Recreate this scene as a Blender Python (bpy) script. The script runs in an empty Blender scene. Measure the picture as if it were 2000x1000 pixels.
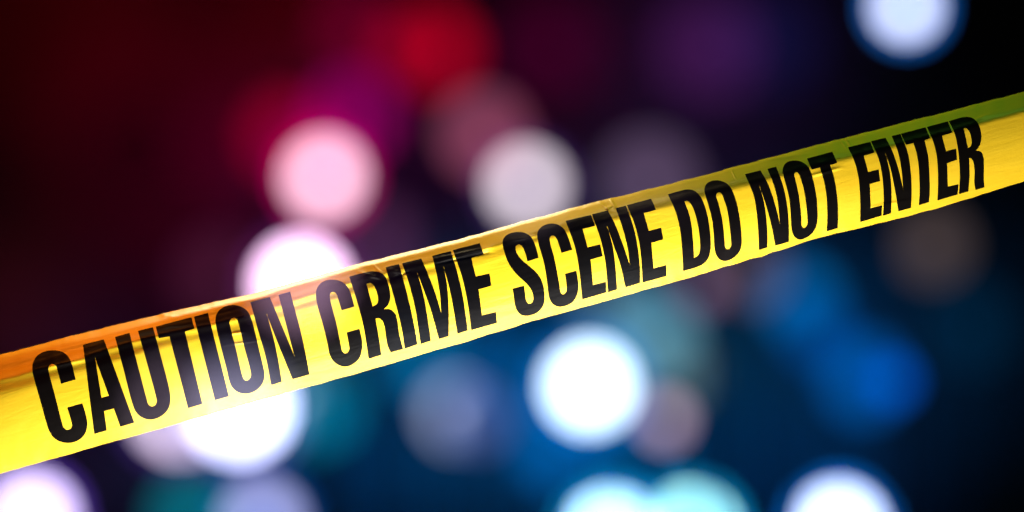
import bpy, bmesh, math, random, bisect
from mathutils import Vector, noise
from mathutils.geometry import delaunay_2d_cdt

# ------------------------------------------------------------------ camera, night sky, lights
SC = bpy.context.scene
COL = SC.collection
CAM_H = 1.8            # camera and tape height above the street
DIST = 3.0             # camera to tape, metres
FPX = 9000.0           # focal length in pixels of the 2000 px wide photograph
BLUR = 250.0           # blur disc of a far point, in the same pixels

cam_d = bpy.data.cameras.new('camera')
cam_d.lens = 162.0
cam_d.sensor_width = 36.0
cam_d.clip_start = 0.05
cam_d.clip_end = 500.0
cam_d.dof.use_dof = True
cam_d.dof.focus_distance = DIST
cam_d.dof.aperture_fstop = 0.162 / (BLUR * DIST / FPX)
cam = bpy.data.objects.new('camera', cam_d)
cam.location = (0, -DIST, CAM_H)
cam.rotation_euler = (math.radians(90), 0, 0)
COL.objects.link(cam)
SC.camera = cam

world = bpy.data.worlds.new('World')
SC.world = world
world.use_nodes = True
wn = world.node_tree.nodes
wl = world.node_tree.links
sky = wn.new('ShaderNodeTexSky')
sky.sky_type = 'NISHITA'
sky.sun_disc = False
sky.sun_elevation = math.radians(-7)
sky.sun_rotation = math.radians(160)
wl.new(sky.outputs[0], wn['Background'].inputs['Color'])
wn['Background'].inputs['Strength'].default_value = 0.05

SC.view_settings.view_transform = 'Standard'
SC.view_settings.look = 'None'
SC.view_settings.exposure = 0.0
SC.view_settings.gamma = 1.0
SC.cycles.use_denoising = True
SC.cycles.max_bounces = 6
SC.cycles.diffuse_bounces = 2
SC.cycles.glossy_bounces = 2
SC.cycles.transparent_max_bounces = 8
SC.cycles.sample_clamp_indirect = 3.0

def px3(px, py, depth):
    """point seen at photo pixel (px, py) at this distance along the view axis"""
    return Vector(((px - 1000.0) * depth / FPX, depth - DIST, CAM_H + (500.0 - py) * depth / FPX))

def lin(c):
    c = c / 255.0
    return c / 12.92 if c <= 0.04045 else ((c + 0.055) / 1.055) ** 2.4

def hexlin(h):
    return tuple(lin(int(h[i:i + 2], 16)) for i in (0, 2, 4))

def area_light(name, loc, target, color, power, sx, sy, roll=0.0, spread=180):
    d = bpy.data.lights.new(name, 'AREA')
    d.shape = 'RECTANGLE'
    d.size = sx; d.size_y = sy
    d.color = color; d.energy = power
    d.spread = math.radians(spread)
    o = bpy.data.objects.new(name, d)
    o.location = loc
    q = (Vector(target) - Vector(loc)).to_track_quat('-Z', 'Y')
    o.rotation_euler = q.to_euler()
    if roll:
        o.rotation_euler.rotate_axis('Z', roll)
    COL.objects.link(o)
    return o

TILT = math.radians(14.6)
# unseen area lights put in for the tape: low in front, tinted ones above
area_light('key_light', (0.01, -0.17, CAM_H - 0.36), (0.01, 0, CAM_H - 0.02), (1.0, 0.97, 0.9), 8.8, 0.40, 0.22, TILT)
area_light('front_light', (0.0, -1.3, CAM_H - 0.75), (0.0, 0, CAM_H), (1.0, 0.95, 0.86), 1.7, 0.9, 0.4)
area_light('rim_light', (-0.16, 0.36, CAM_H + 0.22), (-0.15, 0, CAM_H), (1.0, 0.80, 0.42), 2.6, 0.30, 0.05)  # added above and behind to brighten the tape's top lip
area_light('red_light', (-0.40, 0.04, CAM_H + 0.34), (-0.25, 0, CAM_H - 0.06), (1.0, 0.27, 0.02), 0.40, 0.20, 0.12, spread=75)
area_light('green_light', (0.24, 0.04, CAM_H + 0.44), (0.20, 0, CAM_H + 0.06), (0.22, 0.60, 0.08), 0.10, 0.16, 0.12, spread=60)
area_light('teal_light', (0.52, 0.02, CAM_H + 0.46), (0.34, 0, CAM_H + 0.10), (0.02, 0.35, 0.45), 0.07, 0.16, 0.12, spread=60)
area_light('warm_light', (-0.02, 0.05, CAM_H + 0.40), (-0.01, 0, CAM_H), (1.0, 0.78, 0.35), 0.14, 0.12, 0.12, spread=60)

# ------------------------------------------------------------------ helpers
def link(name, me, mat=None, parent=None):
    o = bpy.data.objects.new(name, me)
    if mat:
        me.materials.append(mat)
    COL.objects.link(o)
    if parent:
        o.parent = parent
    return o

def new_mat(name):
    m = bpy.data.materials.new(name)
    m.use_nodes = True
    nt = m.node_tree
    return m, nt, nt.nodes, nt.links, nt.nodes['Principled BSDF']

def noise_dark(name, base, rough, scale, spread=0.35, metallic=0.0):
    m, nt, n, l, p = new_mat(name)
    tc = n.new('ShaderNodeTexCoord')
    nz = n.new('ShaderNodeTexNoise')
    nz.inputs['Scale'].default_value = scale
    nz.inputs['Detail'].default_value = 5
    l.new(tc.outputs['Object'], nz.inputs['Vector'])
    mx = n.new('ShaderNodeMix'); mx.data_type = 'RGBA'
    mx.inputs[6].default_value = (*[c * (1 - spread) for c in base], 1)
    mx.inputs[7].default_value = (*[min(1, c * (1 + spread)) for c in base], 1)
    l.new(nz.outputs['Fac'], mx.inputs[0])
    l.new(mx.outputs[2], p.inputs['Base Color'])
    p.inputs['Roughness'].default_value = rough
    p.inputs['Metallic'].default_value = metallic
    bp = n.new('ShaderNodeBump'); bp.inputs['Strength'].default_value = 0.3
    l.new(nz.outputs['Fac'], bp.inputs['Height']); l.new(bp.outputs[0], p.inputs['Normal'])
    return m

M_ASPHALT = noise_dark('asphalt', (0.045, 0.045, 0.048), 0.85, 30)
M_WALL = noise_dark('rendered_wall', (0.42, 0.42, 0.42), 0.9, 3, 0.12)
M_HOUSING = noise_dark('black_housing', (0.02, 0.02, 0.022), 0.45, 20)
M_POLE = noise_dark('dark_pole', (0.03, 0.03, 0.032), 0.5, 20)

# ------------------------------------------------------------------ setting
bm = bmesh.new()
for a, b in (((-60, -10), (60, 60)),):
    vs = [bm.verts.new((x, y, 0)) for x, y in ((a[0], a[1]), (b[0], a[1]), (b[0], b[1]), (a[0], b[1]))]
    bm.faces.new(vs)
me = bpy.data.meshes.new('street'); bm.to_mesh(me); bm.free()
o = link('street', me, M_ASPHALT); o['kind'] = 'structure'

WALL_S = 30.0
bm = bmesh.new()
bmesh.ops.create_cube(bm, size=1)
bmesh.ops.scale(bm, vec=(40, 0.3, 7), verts=bm.verts)
bmesh.ops.translate(bm, vec=(0, WALL_S - DIST + 0.15, 3.5), verts=bm.verts)
bmesh.ops.bevel(bm, geom=list(bm.edges), offset=0.02, segments=2, affect='EDGES')
me = bpy.data.meshes.new('wall'); bm.to_mesh(me); bm.free()
o = link('wall', me, M_WALL)
o['kind'] = 'structure'

# unseen spots added to cast coloured pools on the wall: px, py, radius px, colour, gain
def wall_pool(px, py, r, color, gain=0.27):
    t = px3(px, py, WALL_S)
    rr = r * WALL_S / FPX
    h = 5.0
    src = t + Vector((0, -h * 0.93, h * 0.37))
    d = bpy.data.lights.new('added_wall_light', 'SPOT')
    c = hexlin(color)
    m = max(c)
    d.color = tuple(v / m for v in c)
    d.energy = gain * m * math.pi / 0.42 * 4 * math.pi * h * h
    d.spot_size = 2 * math.atan(1.35 * rr / h)
    d.spot_blend = 1.0
    d.shadow_soft_size = 0.05
    o = bpy.data.objects.new('added_wall_light', d)
    o.location = src
    o.rotation_euler = (t - src).to_track_quat('-Z', 'Y').to_euler()
    COL.objects.link(o)

POOLS = [
    (60, 0, 260, '480003'), (420, 20, 330, '3c0005'), (330, 265, 260, '480014', 0.32), (150, 420, 260, '1c0008'),
    (420, 440, 230, '30001c'), (630, 30, 170, '5c0012'), (20, 600, 150, '48101a'), (500, 250, 140, '400014'),
    (700, 420, 260, '30103a'), (860, 180, 220, '2c0020'), (1080, 90, 190, '38001c'), (1180, 240, 260, '180820'),
    (1400, 90, 240, '281038'), (1500, 200, 260, '060618'), (1700, 200, 200, '02040e'), (1900, 560, 240, '020a16'), (1330, 400, 240, '141028'),
    (200, 830, 260, '2c1434'), (330, 960, 200, '082244'), (800, 720, 220, '004878', 0.30), (700, 950, 200, '001c48', 0.26),
    (1060, 870, 280, '005498', 0.36), (1120, 600, 260, '002850', 0.26), (1350, 640, 200, '003c5c', 0.22), (1430, 850, 260, '002438', 0.26),
    (1560, 620, 220, '003460', 0.26), (1700, 760, 220, '002850', 0.26), (1880, 660, 220, '001c34', 0.26), (1500, 1000, 260, '003470', 0.3),
    (1800, 950, 220, '000810'), (600, 960, 200, '003468'),
]
for p in POOLS:
    wall_pool(*p)

# ------------------------------------------------------------------ lamps
EMIT = {}
def emit_mat(name, color, strength):
    m = bpy.data.materials.new(name)
    m.use_nodes = True
    nt = m.node_tree; n = nt.nodes
    n.clear()
    out = n.new('ShaderNodeOutputMaterial')
    e = n.new('ShaderNodeEmission')
    e.inputs['Color'].default_value = (*color, 1)
    e.inputs['Strength'].default_value = strength
    nt.links.new(e.outputs[0], out.inputs['Surface'])
    return m

def lathe(profile, seg=24):
    """surface of revolution round the y axis; profile = [(radius, y)]"""
    bm = bmesh.new()
    rings = []
    for r, y in profile:
        if r < 1e-6:
            rings.append([bm.verts.new((0, y, 0))])
        else:
            rings.append([bm.verts.new((r * math.cos(2 * math.pi * k / seg), y, r * math.sin(2 * math.pi * k / seg))) for k in range(seg)])
    for a, b in zip(rings, rings[1:]):
        for k in range(seg):
            k2 = (k + 1) % seg
            if len(a) == 1:
                bm.faces.new((a[0], b[k2], b[k]))
            elif len(b) == 1:
                bm.faces.new((a[k], a[k2], b[0]))
            else:
                bm.faces.new((a[k], a[k2], b[k2], b[k]))
    bmesh.ops.recalc_face_normals(bm, faces=bm.faces)
    me = bpy.data.meshes.new('lathe')
    bm.to_mesh(me); bm.free()
    for p in me.polygons:
        p.use_smooth = True
    return me

def cyl(r1, r2, z0, z1, seg=12):
    bm = bmesh.new()
    bmesh.ops.create_cone(bm, cap_ends=True, segments=seg, radius1=r1, radius2=r2, depth=z1 - z0)
    bmesh.ops.translate(bm, vec=(0, 0, (z0 + z1) / 2), verts=bm.verts)
    me = bpy.data.meshes.new('pole')
    bm.to_mesh(me); bm.free()
    return me

def lamp(px, py, r, d, color, label, gain=1.0, ring=None, ring_d=None, ring_gain=1.0):
    """r: radius of the blurred disc, d: width of the lens, both in photo pixels"""
    s = DIST / (1.0 - min(r, 112) / (BLUR / 2))
    c = px3(px, py, s)
    rad = 0.5 * d * s / FPX
    t = bpy.data.objects.new('signal_lamp', None)
    t.location = (c.x, c.y + rad, 0)
    t.empty_display_size = 0.1
    t['label'] = label
    t['category'] = 'signal lamp'
    t['group'] = 'signal lamps glowing out of focus behind the tape'
    COL.objects.link(t)
    B = 2 * r
    d = max(d, (0.85 if ring else 1.25) * r) if r > 74 else d
    if ring:
        ring_d = max(ring_d, 1.7 * d)
    rad = 0.5 * d * s / FPX
    k = (B / d) ** 2 * 1.05
    col = hexlin(color); m = max(col)
    zc = c.z
    lens = link('lens', lathe([(rad, 0.0)] + [(rad * math.cos(a), -0.35 * rad * math.sin(a)) for a in (0.3, 0.6, 0.9, 1.2)] + [(0, -0.35 * rad)], 20),
                emit_mat('lamp_lens', tuple(v / m for v in col), m * k * gain), t)
    lens.location = (0, 0, zc)
    R = rad
    if ring:  # glowing ring added to imitate the coloured halo round the lamp
        ro = 0.5 * ring_d * s / FPX
        rc = hexlin(ring); rm = max(rc)
        kk = B * B / (ring_d ** 2 - d ** 2) * 1.05
        ri = link('halo_ring', lathe([(rad * 1.02, 0.004), (ro, -0.12 * ro)], 20),
                  emit_mat('lamp_halo_ring', tuple(v / rm for v in rc), rm * kk * ring_gain), t)
        ri.location = (0, 0, zc)
        R = ro
    hs = link('housing', lathe([(R * 1.02, -0.1 * R), (R * 1.12, -0.1 * R), (R * 1.12, 0.5 * R), (R * 0.7, 0.9 * R), (0, 1.0 * R)], 20), M_HOUSING, t)
    hs.location = (0, 0, zc)
    pl = link('pole', cyl(0.007, 0.005, 0.03, zc - R * 1.1), M_POLE, t)
    pl.location = (0, R * 0.45, 0)
    bs = link('base', cyl(0.16, 0.12, 0.0, 0.035, 20), M_POLE, t)
    bs.location = (0, R * 0.45, 0)
    return t

LAMPS = [
    # upper left: reds and pinks
    (846, 97, 92, 60, '980018', 'deep red lamp glow at the top, right of the brighter red one', 1.0),
    (790, 88, 80, 70, '6c0014', 'bright red lamp glow at the top left of centre'),
    (690, 60, 88, 90, '4c001a', 'dim crimson lamp glow at the top beside the red pair'),
    (690, 225, 92, 60, '780050', 'magenta lamp glow up right of the pale pink one'),
    (612, 312, 90, 70, '74003e', 'hot magenta lamp glow peeping out round the pale pink one'),
    (560, 265, 92, 70, '780022', 'crimson lamp glow up left of the pale pink one'),
    (632, 345, 87, 60, 'f2c6dc', 'pale pink round lamp glow above the white one', 1.0, 'b0005c', 100, 0.9),
    (945, 262, 88, 50, '7a3a52', 'dusty mauve lamp glow above the pale grey one'),
    (1028, 362, 86, 50, 'c8bcc4', 'pale grey lamp glow touching the middle of the tape from above', 1.0, '382050', 80, 1.0),
    (585, 556, 86, 96, 'fccef8', 'brilliant white lamp glow cut by the tape over the word caution', 3.2, '702878', 105, 0.6),
    (715, 490, 105, 60, '40203e', 'faint plum lamp glow behind the tape above the word crime'),
    (420, 540, 90, 70, '341024', 'very faint wine lamp glow left of the brilliant white one'),
    (430, 285, 100, 150, '340012', 'broad faint crimson haze from an added lamp at the upper left'),  # this and the next are extra lamps added for the reddish haze
    (255, 290, 100, 170, '200008', 'broadest and faintest dark red haze from an added lamp at the upper left'),
    # top right
    (1080, 90, 100, 110, '2c0018', 'dark wine coloured lamp glow along the top middle'),
    (1390, 90, 100, 150, '381344', 'soft violet lamp glow high right of centre'),
    (1500, 80, 100, 150, '0c0c30', 'faint indigo lamp glow beside the violet one'),
    (1270, 355, 95, 60, '4e3e56', 'dull grey violet lamp glow behind the tape over the word scene'),
    (1772, 12, 75, 50, 'd0d6f4', 'pale blue white lamp glow cut by the top edge of the photo', 1.0, '1060b8', 76, 1.0),
    # lower left
    (462, 796, 94, 110, 'd0d4ff', 'brilliant white lamp glow cut by the lower tape edge under caution', 4.2, '4a50a8', 115, 1.0),
    (350, 800, 100, 60, 'd8c4e0', 'pale lilac lamp glow left of the brilliant white one under the tape', 1.3, '402878', 110, 0.8),
    (590, 785, 92, 50, '7098b0', 'grey blue lamp glow right of the brilliant white one under the tape'),
    (615, 800, 90, 60, '006888', 'teal lamp glow under the tape before the word crime'),
    (60, 1012, 88, 60, 'e4d0ff', 'white lamp glow with violet rim in the lower left corner', 1.6, '5838a8', 96, 1.2),
    (370, 1010, 84, 80, '005c6c', 'teal green lamp glow at the bottom left'),
    (512, 1020, 88, 50, '9494c0', 'lavender grey lamp glow at the bottom below the white pair', 1.0, '0c4890', 90, 0.8),
    (892, 808, 78, 60, '848cac', 'soft grey lilac lamp glow under the word crime'),
    (930, 820, 76, 60, '344474', 'dim periwinkle lamp glow under the word crime, the right of two'),
    # lower middle
    (1152, 756, 82, 104, 'd4ecff', 'largest white lamp glow standing free below the word scene', 2.9, '0070c8', 130, 1.0),
    (1282, 660, 86, 60, '44788c', 'grey teal lamp glow up right of the largest white one'),
    (1325, 720, 88, 60, '004c64', 'dark teal lamp glow right of the largest white one'),
    (1300, 820, 72, 56, '74606e', 'small rosy grey lamp glow below right of the largest white one'),
    (1318, 725, 86, 50, '3c5054', 'small smoky grey lamp glow right of the largest white one'),
    (1370, 560, 73, 60, '402c3c', 'small dull brown violet lamp glow under the tape below the word do'),
    (1470, 530, 80, 60, '3a2c34', 'dim brown lamp glow under the tape below the word not'),
    (1195, 1050, 92, 60, 'b8e6ff', 'cyan rimmed white lamp glow at the bottom edge, the left of two', 2.4, '0090d0', 110, 1.3),
    (1348, 1042, 92, 60, 'a8f0ec', 'mint white lamp glow at the bottom edge, right of its twin', 1.9, '0090c8', 110, 1.3),
    (1085, 868, 92, 100, '004c8c', 'blurred mid blue glow from an added lamp below left of the largest white one'),  # this and the next three are extra lamps added for the blue glow
    (985, 735, 84, 100, '003868', 'dim navy glow from an added lamp left of the largest white one'),
    (815, 700, 86, 90, '005480', 'dim teal blue glow from an added lamp right under the letters of the word crime'),
    (1270, 905, 90, 110, '003c68', 'dim navy glow from an added lamp above the two cyan rimmed ones'),
    (1205, 610, 86, 70, '38586c', 'small slate blue lamp glow under the tape below the word scene'),
    # lower right
    (1565, 585, 84, 60, '004c82', 'mid blue lamp glow under the tape below the word enter'),
    (1600, 650, 80, 60, '003068', 'deep navy lamp glow between the two mid blue ones'),
    (1690, 740, 88, 50, '004488', 'strong blue lamp glow at the lower right'),
    (1745, 745, 70, 60, '003078', 'deep blue lamp glow overlapping the strong blue one'),
    (1825, 480, 82, 60, '3c3232', 'dim brown lamp glow under the right end of the tape'),
    (1900, 640, 95, 80, '00182c', 'barely visible navy lamp glow at the far right'),
    (1640, 1034, 90, 60, 'ccdcff', 'white lamp glow with bright blue rim at the bottom right', 2.1, '0068c8', 104, 1.3),
]
for L in LAMPS:
    lamp(*L)

# ------------------------------------------------------------------ the tape
def interp(tab, x):
    if x <= tab[0][0]:
        (x0, y0), (x1, y1) = tab[0], tab[2]
    elif x >= tab[-1][0]:
        (x0, y0), (x1, y1) = tab[-3], tab[-1]
    else:
        for k in range(len(tab) - 1):
            if tab[k][0] <= x <= tab[k + 1][0]:
                x0, y0 = tab[k]; x1, y1 = tab[k + 1]
                break
    return y0 + (y1 - y0) * (x - x0) / (x1 - x0)

TOP = [(0, 693), (128, 659), (320, 612), (500, 572), (692, 518), (900, 466), (962, 449.5), (1050, 425), (1140, 400.5), (1260, 371), (1350, 349), (1600, 282), (1750, 244), (1795, 232), (2000, 179)]
BOT = [(0, 925), (200, 869), (500, 784), (690, 731), (900, 670), (1050, 624), (1350, 542), (1600, 464), (1750, 428), (1856, 399), (2000, 354)]

def nz1(x, seed):
    return noise.noise(Vector((x, seed, 0.37)))

def ytop(x):
    return interp(TOP, x) + 1.0 * nz1(x / 37.0, 3.1) + 0.8 * nz1(x / 11.0, 9.4)

def ybot(x):
    w = 1.0 + 0.8 * math.exp(-((x - 1450) / 120.0) ** 2)
    return interp(BOT, x) + w * (1.1 * nz1(x / 45.0, 5.7) + 0.9 * nz1(x / 17.0, 1.4))

def sstep(a, b, v):
    t = max(0.0, min(1.0, (v - a) / (b - a)))
    return t * t * (3 - 2 * t)

# cross-section: slope (backwards per downward pixel) integrated from the top edge down
NP = 120
def profile(x):
    """list of depth offsets (px units) at t = 0..1; positive = away from the camera"""
    w = ybot(x) - ytop(x)
    xf = x
    x = max(0, min(2000, x))      # the section stays the same beyond the photo
    k = sstep(300, 1700, x)
    t0 = interp([(0, 0.22), (300, 0.17), (700, 0.13), (1000, 0.14), (1300, 0.16), (1600, 0.19), (2000, 0.20)], x)
    dl = interp([(0, 0.20), (600, 0.14), (1000, 0.13), (1500, 0.09), (2000, 0.06)], x)
    S = 1.6 + 0.3 * k
    lip = interp([(0, 0.02), (110, 0.035), (200, 0.06), (320, 0.05), (450, 0.035), (700, 0.03), (1000, 0.02), (2000, 0.012)], x)
    sl = []
    for i in range(NP + 1):
        t = i / NP
        s = S * (1 - sstep(t0 - dl, t0 + dl, t))
        q = sstep(lip * 0.5, lip * 1.5, t)
        s = s * q + 4.0 * (1 - q)
        # streaky secondary folds in the left band
        s += (1 - k) * 0.9 * math.sin(t * 46 + 2.2 * nz1(x / 160.0, 2.2) + x / 300.0) * math.exp(-((t - 0.16) / 0.10) ** 2)
        s -= 0.54 * sstep(0.30, 1.08, t)      # lower part turns down
        sl.append(s)
    z = [0.0] * (NP + 1)
    for i in range(NP - 1, -1, -1):
        z[i] = z[i + 1] + 0.5 * (sl[i] + sl[i + 1]) * w / NP
    mid = z[NP // 2]
    return [v - mid for v in z]

PROF = {}
STEP = 10
def depth_px(x, y):
    a = math.floor(x / STEP); f = x / STEP - a
    for q in (a, a + 1):
        if q not in PROF:
            PROF[q] = profile(q * STEP)
    yt, yb = ytop(x), ybot(x)
    t = max(0.0, min(1.0, (y - yt) / (yb - yt)))
    i = t * NP; j = min(NP - 1, int(i)); g = i - j
    za = PROF[a][j] * (1 - g) + PROF[a][j + 1] * g
    zb = PROF[a + 1][j] * (1 - g) + PROF[a + 1][j + 1] * g
    z = za * (1 - f) + zb * f
    z += 6.0 * math.sin(x / 420.0) + 1.2 * nz1(x / 90.0 + t * 1.3, 7.7 + t * 2)
    edge = math.exp(-((1 - t) / 0.08) ** 2)
    z += 1.6 * edge * nz1(x / 23.0, 4.4) 
    for (x0, y0, x1, y1, wd, h) in CREASES:
        dx, dy = x1 - x0, y1 - y0
        L2 = dx * dx + dy * dy
        u = max(0.0, min(1.0, ((x - x0) * dx + (y - y0) * dy) / L2))
        dd = math.hypot(x - x0 - u * dx, y - y0 - u * dy)
        if dd < wd * 3:
                z -= 1.4 * h * math.exp(-(dd / wd) ** 2) * math.sin(math.pi * (0.12 + 0.76 * u))
    return z

CREASES = [  # small folds: start, end, half width, height (px units; negative = dent)
    (112, 668, 140, 652, 3.5, 4.0), (180, 700, 60, 722, 5, 3.0), (305, 612, 338, 618, 3.5, 4.0),
    (452, 652, 476, 649, 2.2, 3.0), (430, 676, 512, 664, 1.8, 1.6), (470, 590, 540, 575, 3, 2.0),
    (728, 516, 752, 540, 2.5, 2.5), (700, 530, 745, 545, 3, 2.5), (760, 525, 800, 540, 3, 2.5), (765, 545, 800, 530, 2.5, -2.5),
    (850, 505, 960, 482, 3.0, 3.5), (850, 516, 955, 493, 2.5, -3.0), (1000, 470, 1050, 460, 3, 2.5),
    (1172, 395, 1192, 412, 2.0, 2.5), (1192, 390, 1206, 410, 2.0, 2.5), (1184, 407, 1196, 402, 2.2, 3.0),
    (1428, 330, 1437, 350, 1.6, 1.6), (1640, 272, 1655, 292, 1.5, 1.6), (1650, 269, 1664, 288, 1.5, 1.4),
    (1500, 312, 1580, 300, 3.0, 2.0), (1580, 345, 1640, 328, 3.0, 2.0), (1900, 236, 1930, 224, 2.5, 2.2), (1700, 405, 1780, 390, 3, 1.5),
]

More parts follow.
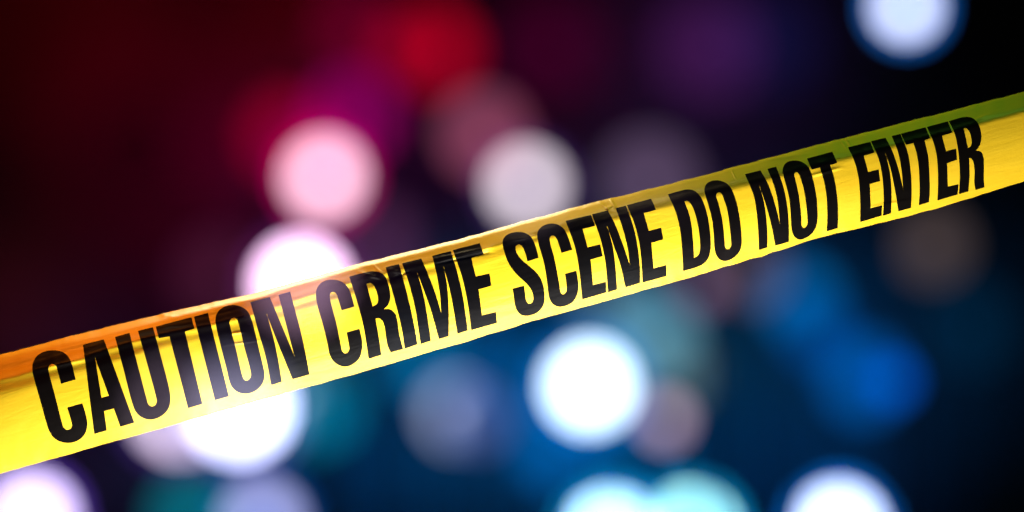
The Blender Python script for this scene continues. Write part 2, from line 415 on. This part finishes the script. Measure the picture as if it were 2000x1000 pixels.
# letters, traced as closed outlines; (x, y) is a corner and (x, y, 1) a point on a curve
def S(*p):
    return [(a, b, 1) for a, b in p]
P1, P2, P3, P4, P5 = (50, 640), (220, 580), (370, 560), (600, 500), (750, 450)
P6, P7, P8, P9, P10 = (970, 400), (1090, 370), (1300, 320), (1450, 280), (1640, 220)
LETTERS = [
 (P1, [[(390,404),(277,436)] + S((250,330),(243,305),(228,288),(205,283),(184,295),(176,318),(181,350),(233,550),(285,750),(298,784),(322,799),(350,792),(364,768),(361,742)) + [(326,624),(443,592)] +
       S((477,715),(480,765),(462,830),(415,876),(350,898),(285,893),(225,862),(185,805),(165,745),(112,555),(62,375),(53,320),(64,262),(100,212),(155,186),(220,178),(280,188),(325,218),(352,265))]),
 (P1, [[(450,133),(610,93),(848,741),(741,773),(690,630),(612,651),(633,802),(537,829)], [(539,220),(652,532),(592,549)]]),
 (P2, [[(20,313),(131,282)] + S((165,420),(215,610),(264,795),(278,838),(305,857),(333,846),(346,815),(340,780),(290,590)) + [(199,266),(314,237)] +
       S((380,480),(445,740),(450,800),(440,860),(405,910),(350,945),(290,957),(230,940),(185,900),(158,840),(90,580))]),
 (P2, [[(338,232),(615,160),(636,246),(563,270),(700,835),(590,868),(445,306),(362,322)]]),
 (P2, [[(637,156),(743,126),(907,775),(800,806)]]),
 (P3, [S((204,265),(214,215),(245,175),(295,150),(350,145),(410,160),(455,195),(480,245),(500,310),(540,480),(575,625),(585,680),(578,735),(548,785),(500,820),(440,835),(380,822),(335,785),(312,730),(295,655),(250,480),(210,310)),
       S((311,278),(323,252),(350,242),(372,254),(384,285),(430,470),(478,655),(482,695),(470,722),(445,736),(425,725),(412,695),(363,490),(317,310))]),
 (P3, [[(478,122),(627,82)] + [(822,547)] + [(697,64),(786,40)] + S((868,350),(910,540)) + [(937,685),(806,722)] + S((720,510),(655,345)) + [(602,208)] + S((660,420),(690,560)) + [(721,742),(639,768)] + S((600,560),(540,350))]),
 (P4, [[(367,394),(270,423)] + S((243,335),(232,300),(215,282),(195,280),(178,295),(176,325),(185,370),(230,540),(262,700),(271,740),(290,762),(315,755),(330,730),(326,690)) + [(310,597),(408,570)] +
       S((428,665),(427,725),(410,790),(370,835),(310,862),(255,855),(205,820),(175,765),(160,690),(125,540),(82,390),(70,320),(74,265),(100,220),(150,192),(205,187),(260,198),(305,230),(332,275))]),
 (P4, [[(330,162)] + S((430,135),(480,124),(520,121),(570,130),(610,165),(632,220),(648,300),(642,355),(622,392)) + [(596,416)] + S((650,420),(685,450),(702,500),(718,610)) + [(748,727),(652,752)] +
       S((630,700),(615,620),(603,540),(585,500),(560,485)) + [(533,488)] + S((562,660),) + [(578,772),(481,802)] + S((460,660),(435,520),(385,335)), [(462,218)] + S((490,210),(515,222),(535,255),(552,310),(556,345),(545,375)) + [(510,396)]]),
 (P4, [[(615,90),(717,64)] + S((790,340),(832,530)) + [(860,690),(763,723)] + S((740,570),(700,400))]),
 (P5, [[(143,258),(291,221)] + S((350,360),(402,500)) + [(449,655)] + S((438,500),(412,340)) + [(378,200),(520,163)] + S((572,330),(617,530)) + [(653,780),(575,806)] + S((545,620),(510,440)) + [(465,280)] + S((492,440),(504,620)) +
       [(505,825),(430,848)] + S((376,650),(318,480)) + [(258,325)] + S((312,530),(342,700)) + [(365,862),(288,887)] + S((243,600),(195,410))]),
 (P5, [[(540,154),(747,102),(778,186),(680,214),(716,361),(823,338),(838,431),(737,460),(765,664),(874,638),(881,722),(683,778)] + S((660,600),(618,390))]),
 (P6, [[(328,413),(242,441)] + S((224,375),(205,332),(185,312),(165,308),(148,325),(150,360),(170,400),(205,440),(260,485),(310,530),(345,580),(365,640),(373,710),(368,770),(340,820),(295,852),(240,866),(195,860),(160,825),(142,770),(135,710)) +
       [(125,656),(213,632)] + S((222,700),(230,748),(250,775),(275,768),(288,740),(282,690),(260,645),(220,600),(165,550),(115,490),(75,410),(52,330),(48,285),(65,250),(105,225),(165,213),(225,222),(270,255),(300,315))]),
 (P6, [[(590,350),(508,374)] + S((487,310),(470,265),(450,242),(428,240),(414,258),(418,300),(450,420),(488,620),(495,670),(510,700),(530,698),(547,675),(547,630)) + [(535,540),(622,516)] +
       S((635,600),(636,660),(620,720),(585,765),(530,790),(485,795),(440,775),(415,735),(404,680),(395,600),(370,450),(328,300),(318,235),(330,195),(365,165),(420,148),(475,155),(520,185),(550,235))]),
 (P7, [[(60,246),(256,200),(288,283),(190,308),(230,453),(328,430),(347,520),(253,547),(272,748),(373,722),(376,803),(190,858)] + S((165,620),(130,440))]),
 (P7, [[(266,195),(388,165)] + S((440,265),(505,430)) + [(561,595)] + S((545,460),(505,300)) + [(452,148),(530,128)] + S((590,300),(625,480),(638,620)) + [(639,730),(528,762)] + S((488,590),(432,425)) + [(383,285)] +
       S((428,460),(448,620)) + [(459,780),(392,802)] + S((370,560),(336,400))]),
 (P7, [[(540,124),(726,74),(764,158),(668,184),(708,325),(804,300),(821,389),(728,416),(744,618),(845,592),(845,676),(662,727)] + S((655,600),(637,430),(598,270))]),
 (P8, [[(20,239)] + S((130,208),(175,201),(225,212),(270,255),(305,330),(335,450),(350,580),(350,660),(335,730),(300,775),(250,803)) + [(138,836)] + S((132,700),(110,490),(70,350)),
       [(145,292)] + S((172,289),(200,315),(225,370),(250,460),(268,580),(270,670),(258,712)) + [(221,737)] + S((213,600),(198,460),(175,370))]),
 (P8, [S((304,200),(315,165),(345,140),(395,130),(450,140),(495,170),(525,220),(555,310),(580,440),(592,560),(592,630),(575,685),(540,725),(490,753),(450,757),(415,738),(395,705),(383,650),(378,560),(365,440),(335,320),(310,240)),
       S((393,245),(405,225),(425,223),(442,240),(460,285),(485,370),(500,470),(512,590),(513,640),(498,665),(482,670),(465,655),(460,610),(452,520),(438,420),(412,310))]),
 (P9, [[(22,242),(140,212)] + S((200,320),(255,480)) + [(295,635)] + S((275,440),(245,320)) + [(197,200),(262,183)] + S((310,310),(345,460),(362,640)) + [(362,768),(258,797)] + S((230,650),(182,470)) + [(133,332)] +
       S((165,450),(185,580),(194,720)) + [(193,812),(130,832)] + S((128,740),(115,560),(90,410))]),
 (P9, [S((316,215),(325,175),(350,148),(400,135),(455,142),(500,170),(530,215),(555,300),(578,420),(585,520),(585,600),(570,660),(535,710),(485,742),(445,750),(415,735),(393,700),(383,640),(378,540),(365,420),(335,300)),
       S((403,245),(412,225),(428,224),(445,245),(465,300),(485,380),(500,480),(509,580),(509,630),(495,655),(478,662),(463,648),(460,600),(452,500),(435,380),(410,275))]),
 (P9, [[(506,119),(701,67),(740,150),(685,170)] + S((716,270),(740,420),(747,560)) + [(742,662),(660,686)] + S((665,560),(657,400),(635,280)) + [(606,188),(543,203)]]),
 (P10, [[(67,272),(238,229),(270,310),(187,336),(222,465),(304,445),(315,533),(234,557),(242,748),(330,725),(326,804),(162,853)] + S((162,700),(150,520),(118,385))]),
 (P10, [[(246,224),(358,198)] + S((410,300),(460,450)) + [(497,607)] + S((485,450),(455,300)) + [(408,184),(474,167)] + S((530,310),(556,480),(561,640)) + [(556,743),(460,769)] + S((432,600),(397,430)) + [(356,315)] +
        S((388,450),(404,620)) + [(400,785),(340,804)] + S((345,680),(335,500),(305,360))]),
 (P10, [[(480,165),(670,116),(706,201),(661,215)] + S((690,340),(700,480),(703,620)) + [(696,699),(620,722)] + S((626,600),(618,420),(600,310)) + [(577,236),(518,250)]]),
 (P10, [[(683,112),(844,69),(879,154),(798,180),(830,302),(909,282),(916,367),(838,394),(844,579),(928,560),(920,638),(765,685)] + S((770,540),(762,360),(735,235))]),
 (P10, [[(854,68)] + S((940,42),(990,34),(1040,45),(1080,85),(1100,140),(1105,200),(1095,250)) + [(1063,298)] + S((1100,305),(1120,340),(1126,420),(1125,510)) + [(1130,582),(1063,603)] + S((1053,550),(1055,450),(1045,385),(1030,358)) +
        [(1010,354)] + S((1014,480),) + [(1005,614),(933,636)] + S((940,480),(925,280),(895,150)), [(967,120)] + S((990,120),(1015,150),(1030,200),(1033,240),(1020,268)) + [(1002,277)]]),
]
TEXT = 'CAUTIONCRIMESCENEDONOTENTER'
assert len(LETTERS) == len(TEXT), (len(LETTERS), len(TEXT))

def crom(p0, p1, p2, p3, u):
    def q(a, b, ta, tb, t):
        return ((tb - t) * a[0] + (t - ta) * b[0]) / (tb - ta), ((tb - t) * a[1] + (t - ta) * b[1]) / (tb - ta)
    def d(a, b):
        return max(1e-4, math.hypot(a[0] - b[0], a[1] - b[1]) ** 0.5)
    t0 = 0; t1 = t0 + d(p0, p1); t2 = t1 + d(p1, p2); t3 = t2 + d(p2, p3)
    t = t1 + u * (t2 - t1)
    a1 = q(p0, p1, t0, t1, t); a2 = q(p1, p2, t1, t2, t); a3 = q(p2, p3, t2, t3, t)
    b1 = q(a1, a2, t0, t2, t); b2 = q(a2, a3, t1, t3, t)
    return q(b1, b2, t1, t2, t)

def contour(org, pts, hole=False):
    """photo-pixel polygon, resampled about every 3 px"""
    P = [(org[0] + p[0] * 0.25, org[1] + p[1] * 0.25, len(p) == 3) for p in pts]
    n = len(P)
    out = []
    for i in range(n):
        p0, p1, p2, p3 = P[i - 1], P[i], P[(i + 1) % n], P[(i + 2) % n]
        L = math.hypot(p2[0] - p1[0], p2[1] - p1[1])
        k = max(1, round(L / 3.0))
        if not p1[2] and not p2[2]:
            for j in range(k):
                out.append((p1[0] + (p2[0] - p1[0]) * j / k, p1[1] + (p2[1] - p1[1]) * j / k))
        else:
            if not p1[2]:
                p0 = (2 * p1[0] - p2[0], 2 * p1[1] - p2[1])
            if not p2[2]:
                p3 = (2 * p2[0] - p1[0], 2 * p2[1] - p1[1])
            for j in range(k):
                out.append(crom(p0, p1, p2, p3, j / k) if j else (p1[0], p1[1]))
    # ink spreads a hair beyond the traced line
    m = len(out)
    ar = sum(out[i - 1][0] * out[i][1] - out[i][0] * out[i - 1][1] for i in range(m))
    sg = (0.4 if ar > 0 else -0.4) * (-1 if hole else 1)
    res = []
    for i in range(m):
        tx, ty = out[(i + 1) % m][0] - out[i - 1][0], out[(i + 1) % m][1] - out[i - 1][1]
        L = max(1e-6, math.hypot(tx, ty))
        res.append((out[i][0] + sg * ty / L, out[i][1] - sg * tx / L))
    return res

def inside(poly, x, y):
    r = False
    n = len(poly)
    j = n - 1
    for i in range(n):
        xi, yi = poly[i]; xj, yj = poly[j]
        if (yi > y) != (yj > y) and x < (xj - xi) * (y - yi) / (yj - yi) + xi:
            r = not r
        j = i
    return r

polys = []      # (letter index, [contours], bbox)
verts2, edges2 = [], []
def add_loop(pts):
    b = len(verts2)
    verts2.extend(Vector(p) for p in pts)
    for i in range(len(pts)):
        edges2.append((b + i, b + (i + 1) % len(pts)))
for li, (org, cons) in enumerate(LETTERS):
    cs = [contour(org, c, k > 0) for k, c in enumerate(cons)]
    for c in cs:
        add_loop(c)
    xs = [p[0] for p in cs[0]]; ys = [p[1] for p in cs[0]]
    polys.append((cs, (min(xs), min(ys), max(xs), max(ys))))

def letter_at(x, y):
    for li, (cs, bb) in enumerate(polys):
        if bb[0] <= x <= bb[2] and bb[1] <= y <= bb[3]:
            if sum(inside(c, x, y) for c in cs) % 2:
                return li
    return -1

# the tape's own outline, running on past both sides of the photo
X0, X1 = -1300, 3300
def xsteps():
    x = X0
    while x < X1:
        yield x
        x += 3.0 if -60 <= x <= 2060 else 30.0
    yield X1
xs = list(xsteps())
add_loop([(x, ytop(x)) for x in xs] + [(x, ybot(x)) for x in reversed(xs)])
EDGE_T = [ytop(x) for x in xs]
EDGE_B = [ybot(x) for x in xs]
random.seed(4)
x = X0 + 10
while x < X1 - 5:
    inn = -60 <= x <= 2060
    st = 6.5 if inn else 24.0
    yt, yb = ytop(x), ybot(x)
    y = yt + 2.2
    while y < yb - 2.0:
        t = (y - yt) / (yb - yt)
        verts2.append(Vector((x + random.uniform(-.1, .1) * st, y + random.uniform(-.05, .05) * st)))
        y += (2.6 if t < 0.34 else 6.0) if inn else 12.0
    x += st
for (x0, y0, x1, y1, wd, h) in CREASES:
    L = math.hypot(x1 - x0, y1 - y0)
    nx, ny = -(y1 - y0) / L, (x1 - x0) / L
    for i in range(int(L / 1.8) + 1):
        for j in (-2, -1.2, -0.6, 0, 0.6, 1.2, 2):
            px = x0 + (x1 - x0) * i * 1.8 / L + nx * j * wd; py = y0 + (y1 - y0) * i * 1.8 / L + ny * j * wd
            if ytop(px) + 1.5 < py < ybot(px) - 1.5:
                verts2.append(Vector((px, py)))

cv, ce, cf, _, _, _ = delaunay_2d_cdt(verts2, edges2, [], 0, 1e-4)
pos3 = []
for v in cv:
    d = DIST + depth_px(v.x, v.y) / 3000.0
    pos3.append(px3(v.x, v.y, d))
groups = {}
for f in cf:
    cx = sum(cv[i].x for i in f) / 3; cy = sum(cv[i].y for i in f) / 3
    if not X0 < cx < X1:
        continue
    q = max(0, min(len(xs) - 2, bisect.bisect_right(xs, cx) - 1))
    h = (cx - xs[q]) / (xs[q + 1] - xs[q])
    if not (EDGE_T[q] * (1 - h) + EDGE_T[q + 1] * h < cy < EDGE_B[q] * (1 - h) + EDGE_B[q + 1] * h):
        continue
    groups.setdefault(letter_at(cx, cy), []).append(f)

# ink and film
def film_coords(n, l):
    uv = n.new('ShaderNodeUVMap'); uv.uv_map = 'UVMap'
    mp = n.new('ShaderNodeMapping')
    l.new(uv.outputs[0], mp.inputs['Vector'])
    return uv, mp

def wrinkle_bump(n, l, strength):
    uv = n.new('ShaderNodeUVMap'); uv.uv_map = 'UVMap'
    m1 = n.new('ShaderNodeMapping'); m1.inputs['Scale'].default_value = (2.2, 13, 1)
    m2 = n.new('ShaderNodeMapping'); m2.inputs['Scale'].default_value = (22, 26, 1)
    m2.inputs['Rotation'].default_value = (0, 0, 0.5)
    l.new(uv.outputs[0], m1.inputs['Vector']); l.new(uv.outputs[0], m2.inputs['Vector'])
    a = n.new('ShaderNodeTexNoise'); a.inputs['Scale'].default_value = 1.0; a.inputs['Detail'].default_value = 4; a.inputs['Distortion'].default_value = 0.8
    b = n.new('ShaderNodeTexNoise'); b.inputs['Scale'].default_value = 1.0; b.inputs['Detail'].default_value = 3; b.inputs['Distortion'].default_value = 1.5
    l.new(m1.outputs[0], a.inputs['Vector']); l.new(m2.outputs[0], b.inputs['Vector'])
    ad = n.new('ShaderNodeMath'); ad.operation = 'MULTIPLY_ADD'; ad.inputs[1].default_value = 0.18
    l.new(b.outputs['Fac'], ad.inputs[0]); l.new(a.outputs['Fac'], ad.inputs[2])
    bp = n.new('ShaderNodeBump'); bp.inputs['Strength'].default_value = strength; bp.inputs['Distance'].default_value = 0.004
    l.new(ad.outputs[0], bp.inputs['Height'])
    return bp, a, b

def tape_film():
    m, nt, n, l, p = new_mat('yellow_film')
    bp, a, b = wrinkle_bump(n, l, 0.11)
    ramp = n.new('ShaderNodeMix'); ramp.data_type = 'RGBA'
    ramp.inputs[6].default_value = (0.86, 0.54, 0.012, 1)
    ramp.inputs[7].default_value = (0.92, 0.61, 0.022, 1)
    l.new(a.outputs['Fac'], ramp.inputs[0])
    l.new(ramp.outputs[2], p.inputs['Base Color'])
    p.inputs['Roughness'].default_value = 0.38
    p.inputs['IOR'].default_value = 1.45
    p.inputs['Specular IOR Level'].default_value = 0.3
    l.new(bp.outputs[0], p.inputs['Normal'])
    tl = n.new('ShaderNodeBsdfTranslucent'); l.new(ramp.outputs[2], tl.inputs['Color'])
    tr = n.new('ShaderNodeBsdfTransparent'); tr.inputs['Color'].default_value = (1, 0.95, 0.75, 1)
    m1 = n.new('ShaderNodeMixShader'); m1.inputs[0].default_value = 0.10
    m2 = n.new('ShaderNodeMixShader'); m2.inputs[0].default_value = 0.12
    l.new(p.outputs[0], m1.inputs[1]); l.new(tl.outputs[0], m1.inputs[2])
    l.new(m1.outputs[0], m2.inputs[1]); l.new(tr.outputs[0], m2.inputs[2])
    l.new(m2.outputs[0], n['Material Output'].inputs['Surface'])
    return m

def ink():
    m, nt, n, l, p = new_mat('black_ink')
    bp, a, b = wrinkle_bump(n, l, 0.10)
    mx = n.new('ShaderNodeMix'); mx.data_type = 'RGBA'
    mx.inputs[6].default_value = (0.002, 0.0016, 0.0012, 1)
    mx.inputs[7].default_value = (0.004, 0.003, 0.0025, 1)
    l.new(b.outputs['Fac'], mx.inputs[0])
    l.new(mx.outputs[2], p.inputs['Base Color'])
    p.inputs['Roughness'].default_value = 0.36
    p.inputs['IOR'].default_value = 1.35
    p.inputs['Specular IOR Level'].default_value = 0.045
    l.new(bp.outputs[0], p.inputs['Normal'])
    tr = n.new('ShaderNodeBsdfTransparent'); tr.inputs['Color'].default_value = (1, 0.9, 0.95, 1)
    m2 = n.new('ShaderNodeMixShader'); m2.inputs[0].default_value = 0.07
    l.new(p.outputs[0], m2.inputs[1]); l.new(tr.outputs[0], m2.inputs[2])
    l.new(m2.outputs[0], n['Material Output'].inputs['Surface'])
    return m

M_FILM, M_INK = tape_film(), ink()
tape = bpy.data.objects.new('barrier_tape', None)
tape.location = (0, 0, CAM_H)
tape.empty_display_size = 0.1
tape['label'] = 'yellow plastic barrier tape with black capital letters stretched slantwise across the night scene'
tape['category'] = 'barrier tape'
COL.objects.link(tape)

def patch(name, tris, mat, parent, off):
    ids = {}
    vs, fs = [], []
    uvs = []
    for f in tris:
        g = []
        for i in f:
            if i not in ids:
                ids[i] = len(vs)
                vs.append(pos3[i] - off)
                x, y = cv[i]
                uvs.append((x / 200.0, (ybot(x) - y) / (ybot(x) - ytop(x))))
            g.append(ids[i])
        fs.append(g)
    me = bpy.data.meshes.new(name)
    me.from_pydata([tuple(v) for v in vs], [], fs)
    # normals of the whole surface so letters and film shade as one sheet
    lay = me.uv_layers.new(name='UVMap')
    for lp in me.loops:
        lay.data[lp.index].uv = uvs[lp.vertex_index]
    bm = bmesh.new(); bm.from_mesh(me)
    bm.normal_update()
    fl = [f for f in bm.faces if f.normal.y > 0]
    bmesh.ops.reverse_faces(bm, faces=fl)
    bm.to_mesh(me); bm.free()
    for pgn in me.polygons:
        pgn.use_smooth = True
    inv = {v: k for k, v in ids.items()}
    me.normals_split_custom_set_from_vertices([NORM[inv[i]] for i in range(len(vs))])
    return link(name, me, mat, parent)

# vertex normals over the complete sheet
NORM = [Vector((0, 0, 0)) for _ in pos3]
for tris in groups.values():
    for f in tris:
        a, b, c = (pos3[i] for i in f[:3])
        nn = (b - a).cross(c - a)
        if nn.y > 0:
            nn = -nn
        for i in f:
            NORM[i] += nn
NORM = [v.normalized() if v.length > 0 else Vector((0, -1, 0)) for v in NORM]

off = Vector((0, 0, CAM_H))
patch('film', groups[-1], M_FILM, tape, off)
for li in range(len(LETTERS)):
    patch('letter', groups[li], M_INK, tape, off)
